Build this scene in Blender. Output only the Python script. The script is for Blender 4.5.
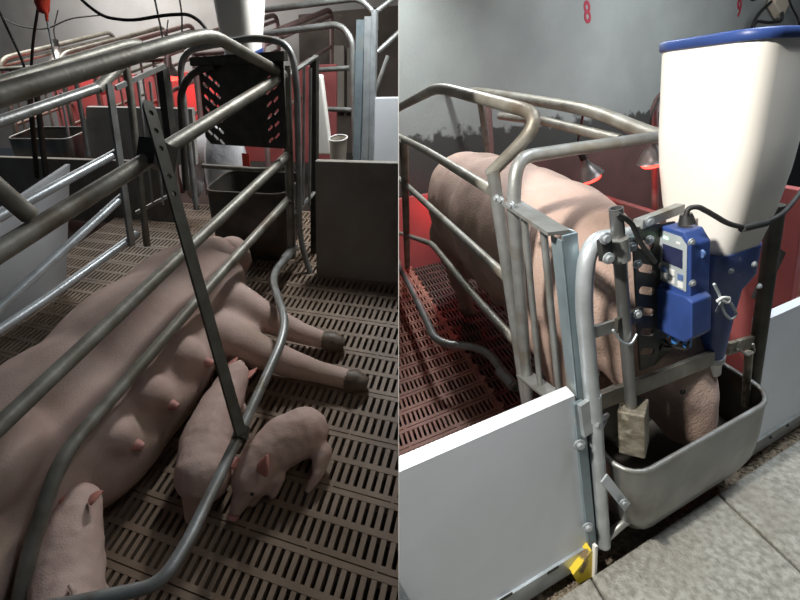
import bpy, bmesh, math, random
from mathutils import Vector, Matrix
random.seed(7)
for o in list(bpy.data.objects): bpy.data.objects.remove(o, do_unlink=True)
S = bpy.context.scene
COL = S.collection

# ------------------------------------------------------------------ camera
F = 450.0                                   # focal length in pixels of an 800 x 600 frame
CAMLOC = Vector((0, 0, 1.3))
_up = Vector((-.09, -.8975, -.404)).normalized()          # gravity seen from the camera (x right, y down, z ahead)
_fw = (Vector((0, 0, 1)) - _up * _up.z).normalized()
_rt = _fw.cross(_up)
RC = Matrix((_rt, _fw, _up))
def cam2world(p): return RC @ Vector(p) + CAMLOC
cd = bpy.data.cameras.new('camera'); cam = bpy.data.objects.new('camera', cd); COL.objects.link(cam)
cd.sensor_width = 36; cd.lens = F / 800 * 36; cd.clip_start = .02
X, Y, Z = RC @ Vector((1, 0, 0)), RC @ Vector((0, -1, 0)), RC @ Vector((0, 0, -1))
cam.matrix_world = Matrix.Translation(CAMLOC) @ Matrix((X, Y, Z)).transposed().to_4x4()
S.camera = cam

# ------------------------------------------------------------------ two stalls, each with its own ground directions
class Frame:
    """u runs along the row of crates, w along a crate away from the viewer, h up"""
    def __init__(s, A, B, V, H, fa=1):
        n = lambda p: Vector((p[0] - 400, p[1] - 300, F)).normalized()
        s.a, s.b, s.v, s.H = RC @ n(A) * fa, RC @ n(B), RC @ n(V) * -1, H
        s.M = Matrix((s.a, s.b, s.v)).transposed(); s.I = s.M.inverted()
    def p(s, u, w, h): return CAMLOC + s.a * u + s.b * w + s.v * (h - s.H)
    def px(s, x, y, u=None, w=None, h=None):
        d = RC @ Vector((x - 400, y - 300, F)); r = s.I @ d
        t = (h - s.H) / r.z if h is not None else (u / r.x if u is not None else w / r.y)
        return CAMLOC + d * t
    def uwh(s, P):
        r = s.I @ (P - CAMLOC); return r.x, r.y, r.z + s.H
L = Frame((-950, 128), (531, -72), (330, 1350), 1.4, -1)
R = Frame((1442, 17), (300, 100), (661, 1250), 1.15)
SEAM_N = (RC @ Vector((F, 0, 1.4))).normalized()          # normal of the added partition between the stalls, pointing right

# ------------------------------------------------------------------ light
wd = bpy.data.worlds.new('world'); S.world = wd; wd.use_nodes = True
wd.node_tree.nodes['Background'].inputs[0].default_value = (.72, .84, 1, 1)
wd.node_tree.nodes['Background'].inputs[1].default_value = .035
def light(name, kind, loc, target, energy, color=(1, 1, 1), size=.5, **kw):
    ld = bpy.data.lights.new(name, kind); ld.energy = energy; ld.color = color
    if kind == 'AREA': ld.size = size
    else: ld.shadow_soft_size = size
    for k, v in kw.items(): setattr(ld, k, v)
    o = bpy.data.objects.new(name, ld); COL.objects.link(o); o.location = loc
    o.rotation_euler = (Vector(target) - Vector(loc)).to_track_quat('-Z', 'Y').to_euler()
    return o
# assumed daylight on the feeding stall: a spot added behind the viewer
light('assumed_key_spot', 'SPOT', cam2world((-.75, -.70, -.15)), cam2world((.85, .10, .95)), 235, (1, .96, .90), .05, spot_size=math.radians(58), spot_blend=.12)  # no window built, narrow cone kept off the nursing stall
light('wall_fill_right', 'AREA', cam2world((2.3, -1.9, 2.3)), R.p(3.0, 3.0, 1.2), 34, (.90, .95, 1), 1.3)  # fill lamp added to brighten the far wall, no skylight there
light('overhead_fill_right', 'AREA', cam2world((1.15, -1.9, .45)), R.p(.85, .7, .2), 15, (.86, .93, 1), 1.0, spread=math.radians(85))  # ambient fill added above the feeding stall, not a roof opening
# assumed daylight: area lamp added over the far aisle of the nursing stall, source unseen
light('assumed_aisle_light', 'AREA', L.p(-.62, 2.6, 1.8), L.p(-1.2, 2.0, .2), 70, (.95, .98, 1), .4)
light('wall_fill_left', 'AREA', L.p(-4.0, 3.1, 2.3), L.p(-3.7, 4.0, .9), 85, (1, .98, .95), 1.4)  # added area fill lifting the back wall behind the nursing pens
S.view_settings.view_transform = 'Standard'; S.view_settings.look = 'None'
S.view_settings.exposure = 0; S.view_settings.gamma = 1; S.view_settings.use_curve_mapping = False

# ------------------------------------------------------------------ materials
MATS = {}
def mat(name, c1, c2=None, rough=.5, metal=0, scale=8, bump=0, bscale=60, lo=.35, hi=.65, emit=None, es=0, sss=0, detail=4, spec=.5, third=None, tscale=3, tlo=.55, thi=.7):
    m = bpy.data.materials.new(name); m.use_nodes = True; MATS[name] = m
    nt = m.node_tree; b = nt.nodes['Principled BSDF']
    b.inputs['Roughness'].default_value = rough; b.inputs['Metallic'].default_value = metal
    b.inputs['Specular IOR Level'].default_value = spec
    b.inputs['Base Color'].default_value = (*c1, 1)
    tc = nt.nodes.new('ShaderNodeTexCoord')
    def noise(sc, det=detail):
        n = nt.nodes.new('ShaderNodeTexNoise'); n.inputs['Scale'].default_value = sc; n.inputs['Detail'].default_value = det
        nt.links.new(tc.outputs['Object'], n.inputs['Vector']); return n
    def mix(fac, a, bcol, l, h):
        r = nt.nodes.new('ShaderNodeMapRange'); r.inputs[1].default_value = l; r.inputs[2].default_value = h
        nt.links.new(fac, r.inputs[0])
        x = nt.nodes.new('ShaderNodeMix'); x.data_type = 'RGBA'
        nt.links.new(r.outputs[0], x.inputs[0])
        if hasattr(a, 'links'): nt.links.new(a, x.inputs[6])
        else: x.inputs[6].default_value = (*a, 1)
        x.inputs[7].default_value = (*bcol, 1)
        return x.outputs[2]
    if c2:
        out = mix(noise(scale).outputs[0], c1, c2, lo, hi)
        if third: out = mix(noise(tscale).outputs[0], out, third, tlo, thi)
        nt.links.new(out, b.inputs['Base Color'])
    if bump:
        bp = nt.nodes.new('ShaderNodeBump'); bp.inputs['Strength'].default_value = bump; bp.inputs['Distance'].default_value = .01
        nt.links.new(noise(bscale).outputs[0], bp.inputs['Height']); nt.links.new(bp.outputs[0], b.inputs['Normal'])
    if emit:
        b.inputs['Emission Color'].default_value = (*emit, 1); b.inputs['Emission Strength'].default_value = es
    if sss:
        b.inputs['Subsurface Weight'].default_value = sss; b.inputs['Subsurface Radius'].default_value = (.02, .008, .005)
    return m
mat('galv', (.36, .37, .36), (.25, .25, .23), .42, .55, 14, .08, 90, third=(.2, .17, .12), tscale=9, tlo=.58, thi=.75)
mat('galv_dull', (.30, .29, .25), (.19, .175, .14), .5, .45, 12, .12, 80, third=(.12, .09, .06), tscale=7, tlo=.55, thi=.75)
mat('galv_bright', (.52, .56, .58), (.40, .43, .44), .38, .5, 16, .05, 90)
mat('zinc_blue', (.30, .37, .40), (.22, .28, .31), .42, .45, 10, .05, 80, third=(.35, .33, .27), tscale=6, tlo=.6, thi=.8)
mat('dark_steel', (.045, .045, .04), (.08, .075, .06), .5, .4, 18, .1, 80)
mat('strap', (.10, .10, .085), (.07, .065, .05), .45, .45, 20, .06, 90)
mat('stainless', (.19, .195, .195), (.27, .27, .26), .36, .75, 7, .05, 40, third=(.14, .13, .11), tscale=5, tlo=.5, thi=.7)
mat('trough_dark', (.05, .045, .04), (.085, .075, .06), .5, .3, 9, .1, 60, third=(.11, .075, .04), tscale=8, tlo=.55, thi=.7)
mat('sow_skin', (.47, .345, .285), (.40, .28, .23), .68, 0, 5, .35, 160, sss=.06, third=(.27, .20, .15), tscale=4.5, tlo=.52, thi=.78, spec=.15)
mat('sow_skin_lying', (.58, .43, .37), (.49, .34, .29), .65, 0, 6, .22, 170, sss=.06, third=(.40, .30, .22), tscale=4, tlo=.56, thi=.8, spec=.2)
mat('piglet_skin', (.60, .44, .38), (.51, .35, .30), .6, 0, 9, .18, 220, sss=.08, third=(.45, .31, .25), tscale=9, tlo=.58, thi=.8, spec=.25)
mat('ear_pink', (.60, .25, .20), (.50, .20, .16), .6, 0, 20, .1, 200, sss=.1)
mat('teat_pink', (.66, .33, .29), (.56, .26, .23), .55, 0, 30, .1, 200, sss=.1)
mat('hoof', (.16, .115, .08), (.09, .065, .045), .5, 0, 30, .2, 90)
mat('eye', (.015, .012, .01), rough=.15)
mat('mat_brown', (.29, .215, .155), (.21, .15, .105), .55, 0, 7, .12, 120, third=(.17, .115, .075), tscale=5, tlo=.52, thi=.75)
mat('mat_red', (.40, .20, .15), (.30, .14, .10), .55, 0, 7, .12, 120, third=(.16, .085, .06), tscale=5, tlo=.52, thi=.75)
mat('mat_dark', (.06, .05, .045), (.10, .075, .06), .6, .2, 10, .15, 100)
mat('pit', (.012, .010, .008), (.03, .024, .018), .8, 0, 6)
mat('pvc_white', (.72, .755, .79), (.66, .69, .71), .42, 0, 3, .03, 30, third=(.45, .40, .31), tscale=5, tlo=.66, thi=.85)
mat('pvc_grey', (.42, .41, .38), (.34, .33, .30), .5, 0, 3, .05, 40, third=(.24, .20, .15), tscale=4, tlo=.55, thi=.75)
mat('pvc_dirty', (.30, .28, .24), (.24, .215, .18), .6, 0, 4, .08, 60, third=(.16, .125, .09), tscale=3, tlo=.5, thi=.75)
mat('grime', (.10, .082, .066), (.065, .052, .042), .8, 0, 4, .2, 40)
mat('panel_dark', (.12, .06, .055), (.08, .045, .04), .6, 0, 4)
mat('panel_red_glow', (.42, .12, .115), (.34, .09, .09), .5, 0, 3, .05, 40)  # red heat lamp glow put into the base colour of the boards
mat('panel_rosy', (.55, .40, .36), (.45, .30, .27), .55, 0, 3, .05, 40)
mat('concrete', (.36, .35, .305), (.20, .19, .16), .85, 0, 60, .7, 170, detail=8, third=(.22, .20, .16), tscale=4, tlo=.5, thi=.8)
mat('gravel', (.24, .20, .14), (.11, .085, .06), .9, 0, 70, .9, 110, detail=8)
mat('wall_left_paint', (.36, .35, .34), (.30, .29, .275), .8, 0, 2, .15, 40, third=(.20, .185, .165), tscale=1.6, tlo=.5, thi=.75)
mat('hopper_white', (.90, .87, .80), (.87, .835, .76), .36, 0, 4, .02, 20)
mat('hopper_dull', (.60, .55, .47), (.55, .50, .42), .5, 0, 4)
mat('blue', (.035, .075, .26), (.028, .06, .20), .42, 0, 18, .04, 60, third=(.12, .14, .22), tscale=12, tlo=.62, thi=.85)
mat('blue_bright', (.06, .24, .62), rough=.4)
mat('key_face', (.42, .47, .48), (.37, .41, .42), .5, 0, 10)
mat('key_white', (.80, .80, .78), rough=.5)
mat('key_blue', (.10, .17, .36), rough=.5)
mat('lcd', (.03, .035, .085), rough=.18)
mat('led', (.4, .9, .5), rough=.3, emit=(.35, 1, .5), es=2.2)
mat('white_cap', (.85, .84, .80), rough=.4)
mat('rubber', (.015, .015, .015), (.03, .03, .028), .55, 0, 30)
mat('paint_red', (.36, .03, .055), (.30, .03, .05), .7, 0, 40)
mat('lamp_red', (.7, .02, .02), rough=.3, emit=(1, .03, .02), es=9)
mat('lamp_metal', (.32, .29, .27), (.22, .19, .18), .35, .7, 10)
mat('yellow', (.72, .55, .03), (.62, .45, .03), .5, 0, 12, third=(.16, .11, .05), tscale=22, tlo=.55, thi=.6)
mat('plug_red', (.62, .05, .03), (.52, .06, .03), .4, 0, 20)
mat('beige_plastic', (.62, .54, .42), rough=.5)
mat('sack', (.72, .72, .74), (.55, .55, .56), .6, 0, 9, .4, 30)
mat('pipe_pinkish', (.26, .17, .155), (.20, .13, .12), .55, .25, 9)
mat('partition', (.30, .29, .27), (.26, .25, .23), .7, 0, 4)
mat('crusty_metal', (.30, .275, .22), (.14, .12, .085), .55, .35, 30, .5, 60, third=(.5, .47, .38), tscale=25, tlo=.6, thi=.72)
# back wall of the feeding stall: grey lime wash with black mould low down
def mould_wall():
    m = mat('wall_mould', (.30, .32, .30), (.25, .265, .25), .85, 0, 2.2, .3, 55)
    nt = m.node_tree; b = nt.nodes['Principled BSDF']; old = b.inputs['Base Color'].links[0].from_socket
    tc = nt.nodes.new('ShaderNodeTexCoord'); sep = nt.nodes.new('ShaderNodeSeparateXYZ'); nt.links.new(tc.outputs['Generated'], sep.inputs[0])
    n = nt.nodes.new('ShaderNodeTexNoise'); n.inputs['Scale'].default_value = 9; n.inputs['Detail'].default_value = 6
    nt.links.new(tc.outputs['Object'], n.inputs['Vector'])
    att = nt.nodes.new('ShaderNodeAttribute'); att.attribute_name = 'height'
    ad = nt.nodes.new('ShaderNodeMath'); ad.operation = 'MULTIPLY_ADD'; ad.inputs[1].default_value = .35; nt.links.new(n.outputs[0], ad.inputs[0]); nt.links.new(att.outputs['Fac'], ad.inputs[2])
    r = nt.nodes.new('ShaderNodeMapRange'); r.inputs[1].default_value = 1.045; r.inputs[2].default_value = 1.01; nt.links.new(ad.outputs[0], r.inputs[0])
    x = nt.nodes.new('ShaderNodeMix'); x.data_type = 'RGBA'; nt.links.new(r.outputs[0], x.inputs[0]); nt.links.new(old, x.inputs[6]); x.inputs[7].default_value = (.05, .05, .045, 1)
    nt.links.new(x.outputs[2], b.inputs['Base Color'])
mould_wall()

# ------------------------------------------------------------------ mesh helpers (all in world coordinates)
class MB:
    def __init__(s): s.v, s.f, s.sm = [], [], []
    def add(s, vs, fs, smooth=False):
        n = len(s.v); s.v += [Vector(q) for q in vs]; s.f += [tuple(i + n for i in f) for f in fs]; s.sm += [smooth] * len(fs); return s
    def hexa(s, c):                    # 8 corners: bottom loop then top loop
        return s.add(c, [(3, 2, 1, 0), (4, 5, 6, 7), (0, 1, 5, 4), (1, 2, 6, 5), (2, 3, 7, 6), (3, 0, 4, 7)])
    def box(s, fr, u0, u1, w0, w1, h0, h1):
        P = fr.p
        return s.hexa([P(u0, w0, h0), P(u1, w0, h0), P(u1, w1, h0), P(u0, w1, h0), P(u0, w0, h1), P(u1, w0, h1), P(u1, w1, h1), P(u0, w1, h1)])
    def bar(s, p, q, wx, wy, side):    # flat bar from p to q; side = direction of its width
        d = (q - p).normalized(); x = (side - d * side.dot(d)).normalized() * wx / 2; y = d.cross(x).normalized() * wy / 2
        return s.hexa([p - x - y, p + x - y, p + x + y, p - x + y, q - x - y, q + x - y, q + x + y, q - x + y])
    def rings(s, rs, cap=True, closed=True, smooth=True):
        n = len(rs[0]); vs = [p for r in rs for p in r]; fs = []
        for i in range(len(rs) - 1):
            for j in range(n if closed else n - 1):
                k = (j + 1) % n; fs.append((i * n + j, i * n + k, (i + 1) * n + k, (i + 1) * n + j))
        s.add(vs, fs, smooth)
        if cap:
            s.add(rs[0], [tuple(range(n))[::-1]]); s.add(rs[-1], [tuple(range(n))])
        return s
    def tube(s, pts, r, seg=10, fillet=None, hollow=False, closed=False):
        pts = [Vector(p) for p in pts]
        if fillet and len(pts) > 2: pts = fil(pts, fillet)
        t0 = (pts[1] - pts[0]).normalized(); n = t0.orthogonal().normalized(); rs = []
        N = len(pts)
        for i, p in enumerate(pts):
            t = (pts[min(i + 1, N - 1)] - pts[max(i - 1, 0)]).normalized()
            n = (n - t * n.dot(t)).normalized(); bn = t.cross(n)
            rr = r[i] if isinstance(r, (list, tuple)) else r
            rs.append([p + (n * math.cos(2 * math.pi * k / seg) + bn * math.sin(2 * math.pi * k / seg)) * rr for k in range(seg)])
        s.rings(rs, cap=not hollow)
        if hollow:
            for e, nb in ((0, 1), (-1, -2)):
                c = sum(rs[e], Vector()) / seg; dv = (sum(rs[nb], Vector()) / seg - c).normalized()
                inn = [c + (q - c) * .82 for q in rs[e]]; dp = [q + dv * r * 2 for q in inn]
                s.rings([rs[e], inn], cap=False, smooth=False); s.rings([inn, dp], cap=False); s.add(dp, [tuple(range(seg))])
        return s
    def ball(s, c, r, n=8, m=6, ax=None):
        X_, Y_, Z_ = ax or (Vector((1, 0, 0)), Vector((0, 1, 0)), Vector((0, 0, 1)))
        rx, ry, rz = r if isinstance(r, (tuple, list)) else (r, r, r); rs = []
        for i in range(m + 1):
            a = math.pi * (i / m) * .98 + .01 * math.pi
            rs.append([c + X_ * (rx * math.sin(a) * math.cos(2 * math.pi * k / n)) + Y_ * (ry * math.sin(a) * math.sin(2 * math.pi * k / n)) + Z_ * (rz * math.cos(a)) for k in range(n)])
        return s.rings(rs)
def fil(pts, rad):
    out = [pts[0]]
    for i in range(1, len(pts) - 1):
        p, a, b = pts[i], pts[i - 1] - pts[i], pts[i + 1] - pts[i]
        l = min(rad, a.length * .48, b.length * .48); A, B = p + a.normalized() * l, p + b.normalized() * l
        for k in range(7):
            t = k / 6; out.append(A * (1 - t) ** 2 + p * 2 * t * (1 - t) + B * t * t)
    out.append(pts[-1]); return out
LOC = {}
def to_mesh(mb, name, org, clip=0):
    me = bpy.data.meshes.new(name)
    me.from_pydata([v - org for v in mb.v], [], mb.f)
    me.polygons.foreach_set('use_smooth', mb.sm)
    bm = bmesh.new(); bm.from_mesh(me)
    if clip:
        bmesh.ops.bisect_plane(bm, geom=bm.verts[:] + bm.edges[:] + bm.faces[:], plane_co=CAMLOC - org + SEAM_N * (.0008 * clip), plane_no=SEAM_N * -clip, clear_outer=True)
        bmesh.ops.holes_fill(bm, edges=[e for e in bm.edges if e.is_boundary], sides=8)
    bmesh.ops.recalc_face_normals(bm, faces=bm.faces[:])
    bm.to_mesh(me); bm.free()
    return me
def put(name, me, m, parent=None, loc=None, bevel=0):
    if m and not me.materials: me.materials.append(MATS[m])
    o = bpy.data.objects.new(name, me); COL.objects.link(o)
    if parent is not None: o.parent = parent; LOC[o.name] = LOC[parent.name]
    else: o.location = loc; LOC[o.name] = Vector(loc)
    if bevel:
        b = o.modifiers.new('bevel', 'BEVEL'); b.width = bevel; b.segments = 2; b.limit_method = 'ANGLE'
    return o
def build(mb, name, m, parent=None, loc=None, clip=0, bevel=0):
    if parent is not None: org = LOC[parent.name]
    else:
        if loc is None:
            z = min(v.z for v in mb.v); c = sum(mb.v, Vector()) / len(mb.v); loc = Vector((c.x, c.y, z))
        org = loc
    return put(name, to_mesh(mb, name, org, clip), m, parent, org, bevel)
def thing(name, label, cat, loc, group=None):
    o = bpy.data.objects.new(name, None); COL.objects.link(o); o.location = loc; o.empty_display_size = .05; LOC[o.name] = Vector(loc)
    return tag(o, label, cat, group)
def tag(o, label, cat, group=None):
    o['label'] = label; o['category'] = cat
    if group: o['group'] = group
    return o
def struct(o, label=None):
    o['kind'] = 'structure'
    if label: o['label'] = label
    return o
def plate(name, outer, holes, org, ax, ay, thick, m, parent, bevel=0):
    """flat plate with real openings: 2D outlines on the axes ax, ay through org"""
    cu = bpy.data.curves.new('outline', 'CURVE'); cu.dimensions = '2D'; cu.fill_mode = 'BOTH'; cu.extrude = thick / 2
    for poly in [outer] + holes:
        sp = cu.splines.new('POLY'); sp.points.add(len(poly) - 1); sp.use_cyclic_u = True
        for i, (x, y) in enumerate(poly): sp.points[i].co = (x, y, 0, 1)
    t = bpy.data.objects.new('outline', cu); COL.objects.link(t)
    dg = bpy.context.evaluated_depsgraph_get(); me = bpy.data.meshes.new_from_object(t.evaluated_get(dg))
    bpy.data.objects.remove(t); me.materials.clear()
    n = ax.cross(ay).normalized(); base = LOC[parent.name] if parent is not None else org
    for v in me.vertices: v.co = org + ax * v.co.x + ay * v.co.y + n * v.co.z - base
    me.name = name
    return put(name, me, m, parent, base)
def slot(cx, cy, l, w, ang, n=4):
    ca, sa = math.cos(ang), math.sin(ang); out = []
    for e, a0 in ((1, -math.pi / 2), (-1, math.pi / 2)):
        for k in range(n + 1):
            a = a0 + math.pi * k / n; x, y = e * (l - w) / 2 + w / 2 * math.cos(a), w / 2 * math.sin(a)
            out.append((cx + x * ca - y * sa, cy + x * sa + y * ca))
    return out
def circ(cx, cy, r, n=10): return [(cx + r * math.cos(2 * math.pi * k / n), cy + r * math.sin(2 * math.pi * k / n)) for k in range(n)]
def bolt(parent, p, n, r=.009, m='galv_bright', name='bolt'):
    mb = MB(); n = n.normalized(); mb.tube([p, p + n * r * .35], r * 1.25, 10); mb.tube([p + n * r * .3, p + n * r * 1.0], r * .75, 6)
    return build(mb, name, m, parent)
def blob(name, m, parts, vox, sm, parent=None, loc=None, rough=.0, rscale=.08):
    """one continuous body grown from overlapping swells; parts = ('e', centre, radii, axes) or ('c', [(point, radius) ...])"""
    mb = MB()
    for q in parts:
        if q[0] == 'e': mb.ball(q[1], q[2], 20, 14, q[3] if len(q) > 3 else None)
        else:
            for (p, r), (p2, r2) in zip(q[1][:-1], q[1][1:]):
                k = max(2, int((p2 - p).length / (min(r, r2) * .35)))
                for i in range(k + 1): t = i / k; mb.ball(p.lerp(p2, t), r + (r2 - r) * t, 12, 8)
    org = LOC[parent.name] if parent is not None else loc
    me = to_mesh(mb, name, org)
    t = bpy.data.objects.new(name, me); COL.objects.link(t)
    md = t.modifiers.new('r', 'REMESH'); md.mode = 'VOXEL'; md.voxel_size = vox; md.use_smooth_shade = True
    ms = t.modifiers.new('s', 'SMOOTH'); ms.iterations = sm; ms.factor = .5
    if rough:
        tx = bpy.data.textures.new('folds', 'CLOUDS'); tx.noise_scale = rscale
        dm = t.modifiers.new('d', 'DISPLACE'); dm.texture = tx; dm.strength = rough; dm.mid_level = .5; dm.texture_coords = 'LOCAL'
    dg = bpy.context.evaluated_depsgraph_get(); me2 = bpy.data.meshes.new_from_object(t.evaluated_get(dg))
    bpy.data.objects.remove(t); me2.name = name; me2.materials.clear()
    return put(name, me2, m, parent, org)

# ------------------------------------------------------------------ added partition, seen edge-on, stops light passing between the two stalls
def seam_pt(y, z): return cam2world(((-1.4) / F * z, y, z))
mb = MB(); n2 = SEAM_N * .0006
c = [seam_pt(1.5, .872), seam_pt(1.5, 6.5), seam_pt(-2.6, 6.5), seam_pt(-2.6, .872)]
mb.hexa([q - n2 for q in c] + [q + n2 for q in c])
struct(build(mb, 'added_divider', 'partition'), 'added thin sheet partition blocking light between the two stalls')

# ------------------------------------------------------------------ slatted floors
def make_mat_mesh(fr, lu, nc, cell, rows, pit, bar, edge=0):
    """moulded floor mat: ribs along the row, short bars across, a joint groove at each cell"""
    mb = MB(); o = fr.p(0, 0, 0); ns = int(round(lu / pit)); lw = nc * cell
    for i in range(nc):
        y = i * cell; ends = [.0025] + [v for r in rows for v in r] + [cell - .0015]
        for a, b_ in zip(ends[::2], ends[1::2]): mb.box(fr, 0, lu, y + a, y + b_, -.03, 0)
        for a, b_ in rows:
            for k in range(ns): mb.box(fr, k * pit, k * pit + bar, y + a, y + b_, -.03, -.0012)
        for x in (0, lu / 2): mb.box(fr, x, x + .012, y - .0025, y + .005, -.03, 0)
    if edge:
        n = int(round(lw / .05))
        for i in range(n):               # scalloped rim
            st = lw / n; sc = .022 if i % 2 == 0 else .008
            c = [fr.p(lu + .004 + sc * math.sin(math.pi * k / 6), i * st + st * k / 6, 0) for k in range(7)] + [fr.p(lu - .008, i * st + st, 0), fr.p(lu - .008, i * st, 0)]
            mb.add(c, [tuple(range(9))]); mb.rings([c[:7], [q - fr.v * .03 for q in c[:7]]], cap=False, closed=False, smooth=False)
    return mb, o
SPEC_L = dict(lu=.42, nc=2, cell=.196, rows=((.019, .088), (.108, .177)), pit=.03, bar=.0165)
SPEC_R = dict(lu=.40, nc=4, cell=.095, rows=((.018, .077),), pit=.02, bar=.0105)
def lay_mats(fr, floor, us, ws, matname, clip, spec, edge_last=False):
    """clip=+1 keeps what lies to the right of the partition, -1 what lies to the left"""
    mb, o = make_mat_mesh(fr, **spec); me = to_mesh(mb, 'floor_mat', o); me.materials.append(MATS[matname])
    if edge_last: mbe, _ = make_mat_mesh(fr, edge=1, **spec); mee = to_mesh(mbe, 'floor_mat', o); mee.materials.append(MATS[matname])
    for i, u in enumerate(us):
        for w in ws:
            last = edge_last and i == len(us) - 1
            sd = [(fr.p(u + du, w + dw, 0) - CAMLOC).dot(SEAM_N) * clip for du in (0, .42) for dw in (0, .4)]
            if max(sd) < .01: continue
            if min(sd) < .01:
                src = mbe if last else mb; m2 = MB(); d = fr.p(u, w, 0) - o
                m2.v = [v + d for v in src.v]; m2.f = src.f; m2.sm = src.sm
                build(m2, 'floor_mat', matname, floor, clip=clip)
            else:
                ob = put('floor_mat', mee if last else me, None, floor); ob.location = fr.p(u, w, 0) - LOC[floor.name]

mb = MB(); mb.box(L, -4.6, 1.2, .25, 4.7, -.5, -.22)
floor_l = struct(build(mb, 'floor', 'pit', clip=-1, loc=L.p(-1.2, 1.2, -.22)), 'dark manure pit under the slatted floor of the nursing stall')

lay_mats(L, floor_l, [-2.70 + .42 * i for i in range(8)], [.443 + .392 * i for i in range(-1, 6)], 'mat_brown', -1, SPEC_L)
mb = MB(); mb.box(L, -7.5, .5, 4.6, 4.7, -.3, 3.2)
struct(build(mb, 'wall_back', 'wall_left_paint', clip=-1), 'grey washed back wall behind the nursing pens')

# ------------------------------------------------------------------ right stall: setting
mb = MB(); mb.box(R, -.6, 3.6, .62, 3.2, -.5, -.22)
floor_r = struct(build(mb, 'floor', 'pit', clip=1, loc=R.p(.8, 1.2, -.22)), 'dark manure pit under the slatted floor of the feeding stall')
lay_mats(R, floor_r, [.40 - .4 * k for k in (4, 3, 2, 1)], [.665 + .38 * i for i in range(6)], 'mat_red', 1, SPEC_R, True)
lay_mats(R, floor_r, [1.06 + .4 * k for k in range(5)], [.665 + .38 * i for i in range(6)], 'mat_red', 1, SPEC_R)
fm = make_mat_mesh(R, .66, 8, .1, ((.014, .086),), .022, .012); me = to_mesh(fm[0], 'sow_grid', fm[1]); me.materials.append(MATS['mat_dark'])
for k in range(3):
    o = put('sow_grid', me, None, floor_r); o.location = R.p(.395, .66 + .8 * k, -.035) - LOC[floor_r.name]
mb = MB(); n = 24
vs = []; fs = []
for j in range(n + 1):
    for i in (0, 1): vs.append(R.p(-.8 + 9 * i, 3.02, -.3 + 3.3 * j / n))
mb.add(vs, [(2 * j, 2 * j + 1, 2 * j + 3, 2 * j + 2) for j in range(n)])
mb.box(R, -.8, 8.2, 3.03, 3.12, -.3, 3.0)
wr = build(mb, 'wall_far', 'wall_mould', clip=1); struct(wr, 'grey washed wall with black mould near its foot')
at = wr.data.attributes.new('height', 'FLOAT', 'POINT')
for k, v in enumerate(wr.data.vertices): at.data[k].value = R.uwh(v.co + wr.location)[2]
# painted stall numbers on the wall
def glyph(ch, px0, hgt, narrow):
    cu = bpy.data.curves.new(ch, 'FONT'); cu.body = ch; cu.extrude = .004; cu.align_x = 'CENTER'; cu.size = 1; cu.offset = .02
    t = bpy.data.objects.new(ch, cu); COL.objects.link(t); dg = bpy.context.evaluated_depsgraph_get()
    me = bpy.data.meshes.new_from_object(t.evaluated_get(dg)); bpy.data.objects.remove(t); me.materials.clear()
    ys = [v.co.y for v in me.vertices]; y0, y1 = min(ys), max(ys); org = R.px(*px0, w=3.02)
    nn = R.a.cross(R.v).normalized()
    for v in me.vertices: v.co = R.a * (v.co.x * hgt * narrow) + R.v * ((v.co.y - (y0 + y1) / 2) / (y1 - y0) * hgt) + nn * v.co.z * (1 if nn.dot(R.b) < 0 else -1)
    o = put('number_marking', me, 'paint_red', wr); o.location = org - LOC[wr.name]; o['label'] = 'red painted stall number ' + ch
glyph('8', (587, 12), .155, .95); glyph('9', (739, 8), .15, .95)
# concrete slabs of the feeding alley
mb = MB(); mb.box(R, -1.0, 2.6, -.8, .575, -.2, -.045)
path = struct(build(mb, 'floor', 'gravel', loc=R.p(.8, .3, -.045)), 'concrete slab feeding alley in front of the crate')
for a, b_ in ((-.75, -.19), (-.187, .352), (.357, .866), (.873, 1.40), (1.405, 1.95), (1.955, 2.5)):
    for c0, c1 in ((-.005, .575), (-.6, -.012)):
        mb = MB(); mb.box(R, a, b_, c0, c1, -.05, 0); build(mb, 'paving_slab', 'concrete', path, bevel=.006)
mb = MB(); mb.box(R, -.4, 2.6, .577, .70, -.16, -.05)
gs = build(mb, 'gravel_strip', 'gravel', clip=1); struct(gs, 'strip of brown gravel and dried feed beside the slabs')
mb = MB()
for k in range(420):
    c = R.p(random.uniform(.05, 1.5), random.uniform(.578, .64), -.048); r = random.uniform(.003, .008)
    mb.ball(c, (r, r * .8, r * .6), 5, 3)
st = build(mb, 'loose_gravel', 'gravel'); st['kind'] = 'stuff'; st['label'] = 'loose brown gravel lying along the slab edge'; st['category'] = 'gravel'

# ------------------------------------------------------------------ right stall: white boards
T = thing('pen_board', 'white plastic front board with galvanized bottom rail', 'board', R.p(.1, .63, 0))
mb = MB(); mb.box(R, -.4, .386, .613, .648, .055, .535); build(mb, 'panel', 'pvc_white', T, clip=1)
mb = MB(); mb.box(R, -.4, .40, .606, .613, .004, .058); mb.box(R, -.4, .40, .606, .655, .0, .006); build(mb, 'bottom_rail', 'galv_bright', T, clip=1)
for x in ((506, 597), (553, 570)):
    p = R.px(*x, w=.6055); mb = MB(); mb.bar(p - R.a * .018, p + R.a * .018, .008, .002, R.v); build(mb, 'rail_slot', 'rubber', T)
mb = MB(); mb.box(R, .376, .402, .603, .6125, .03, .52); build(mb, 'end_strip', 'zinc_blue', T)
for x in ((579, 444), (587, 526)): bolt(T, R.px(*x, w=.603), R.b * -1, .011)
T = thing('pen_board', 'grey white front board right of the feed trough', 'board', R.p(1.3, .64, 0))
mb = MB(); mb.box(R, 1.085, 2.4, .62, .65, .03, .50); build(mb, 'panel', 'pvc_white', T)
mb = MB(); mb.box(R, 1.085, 2.4, .61, .62, .0, .05); build(mb, 'bottom_rail', 'galv', T)
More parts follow.
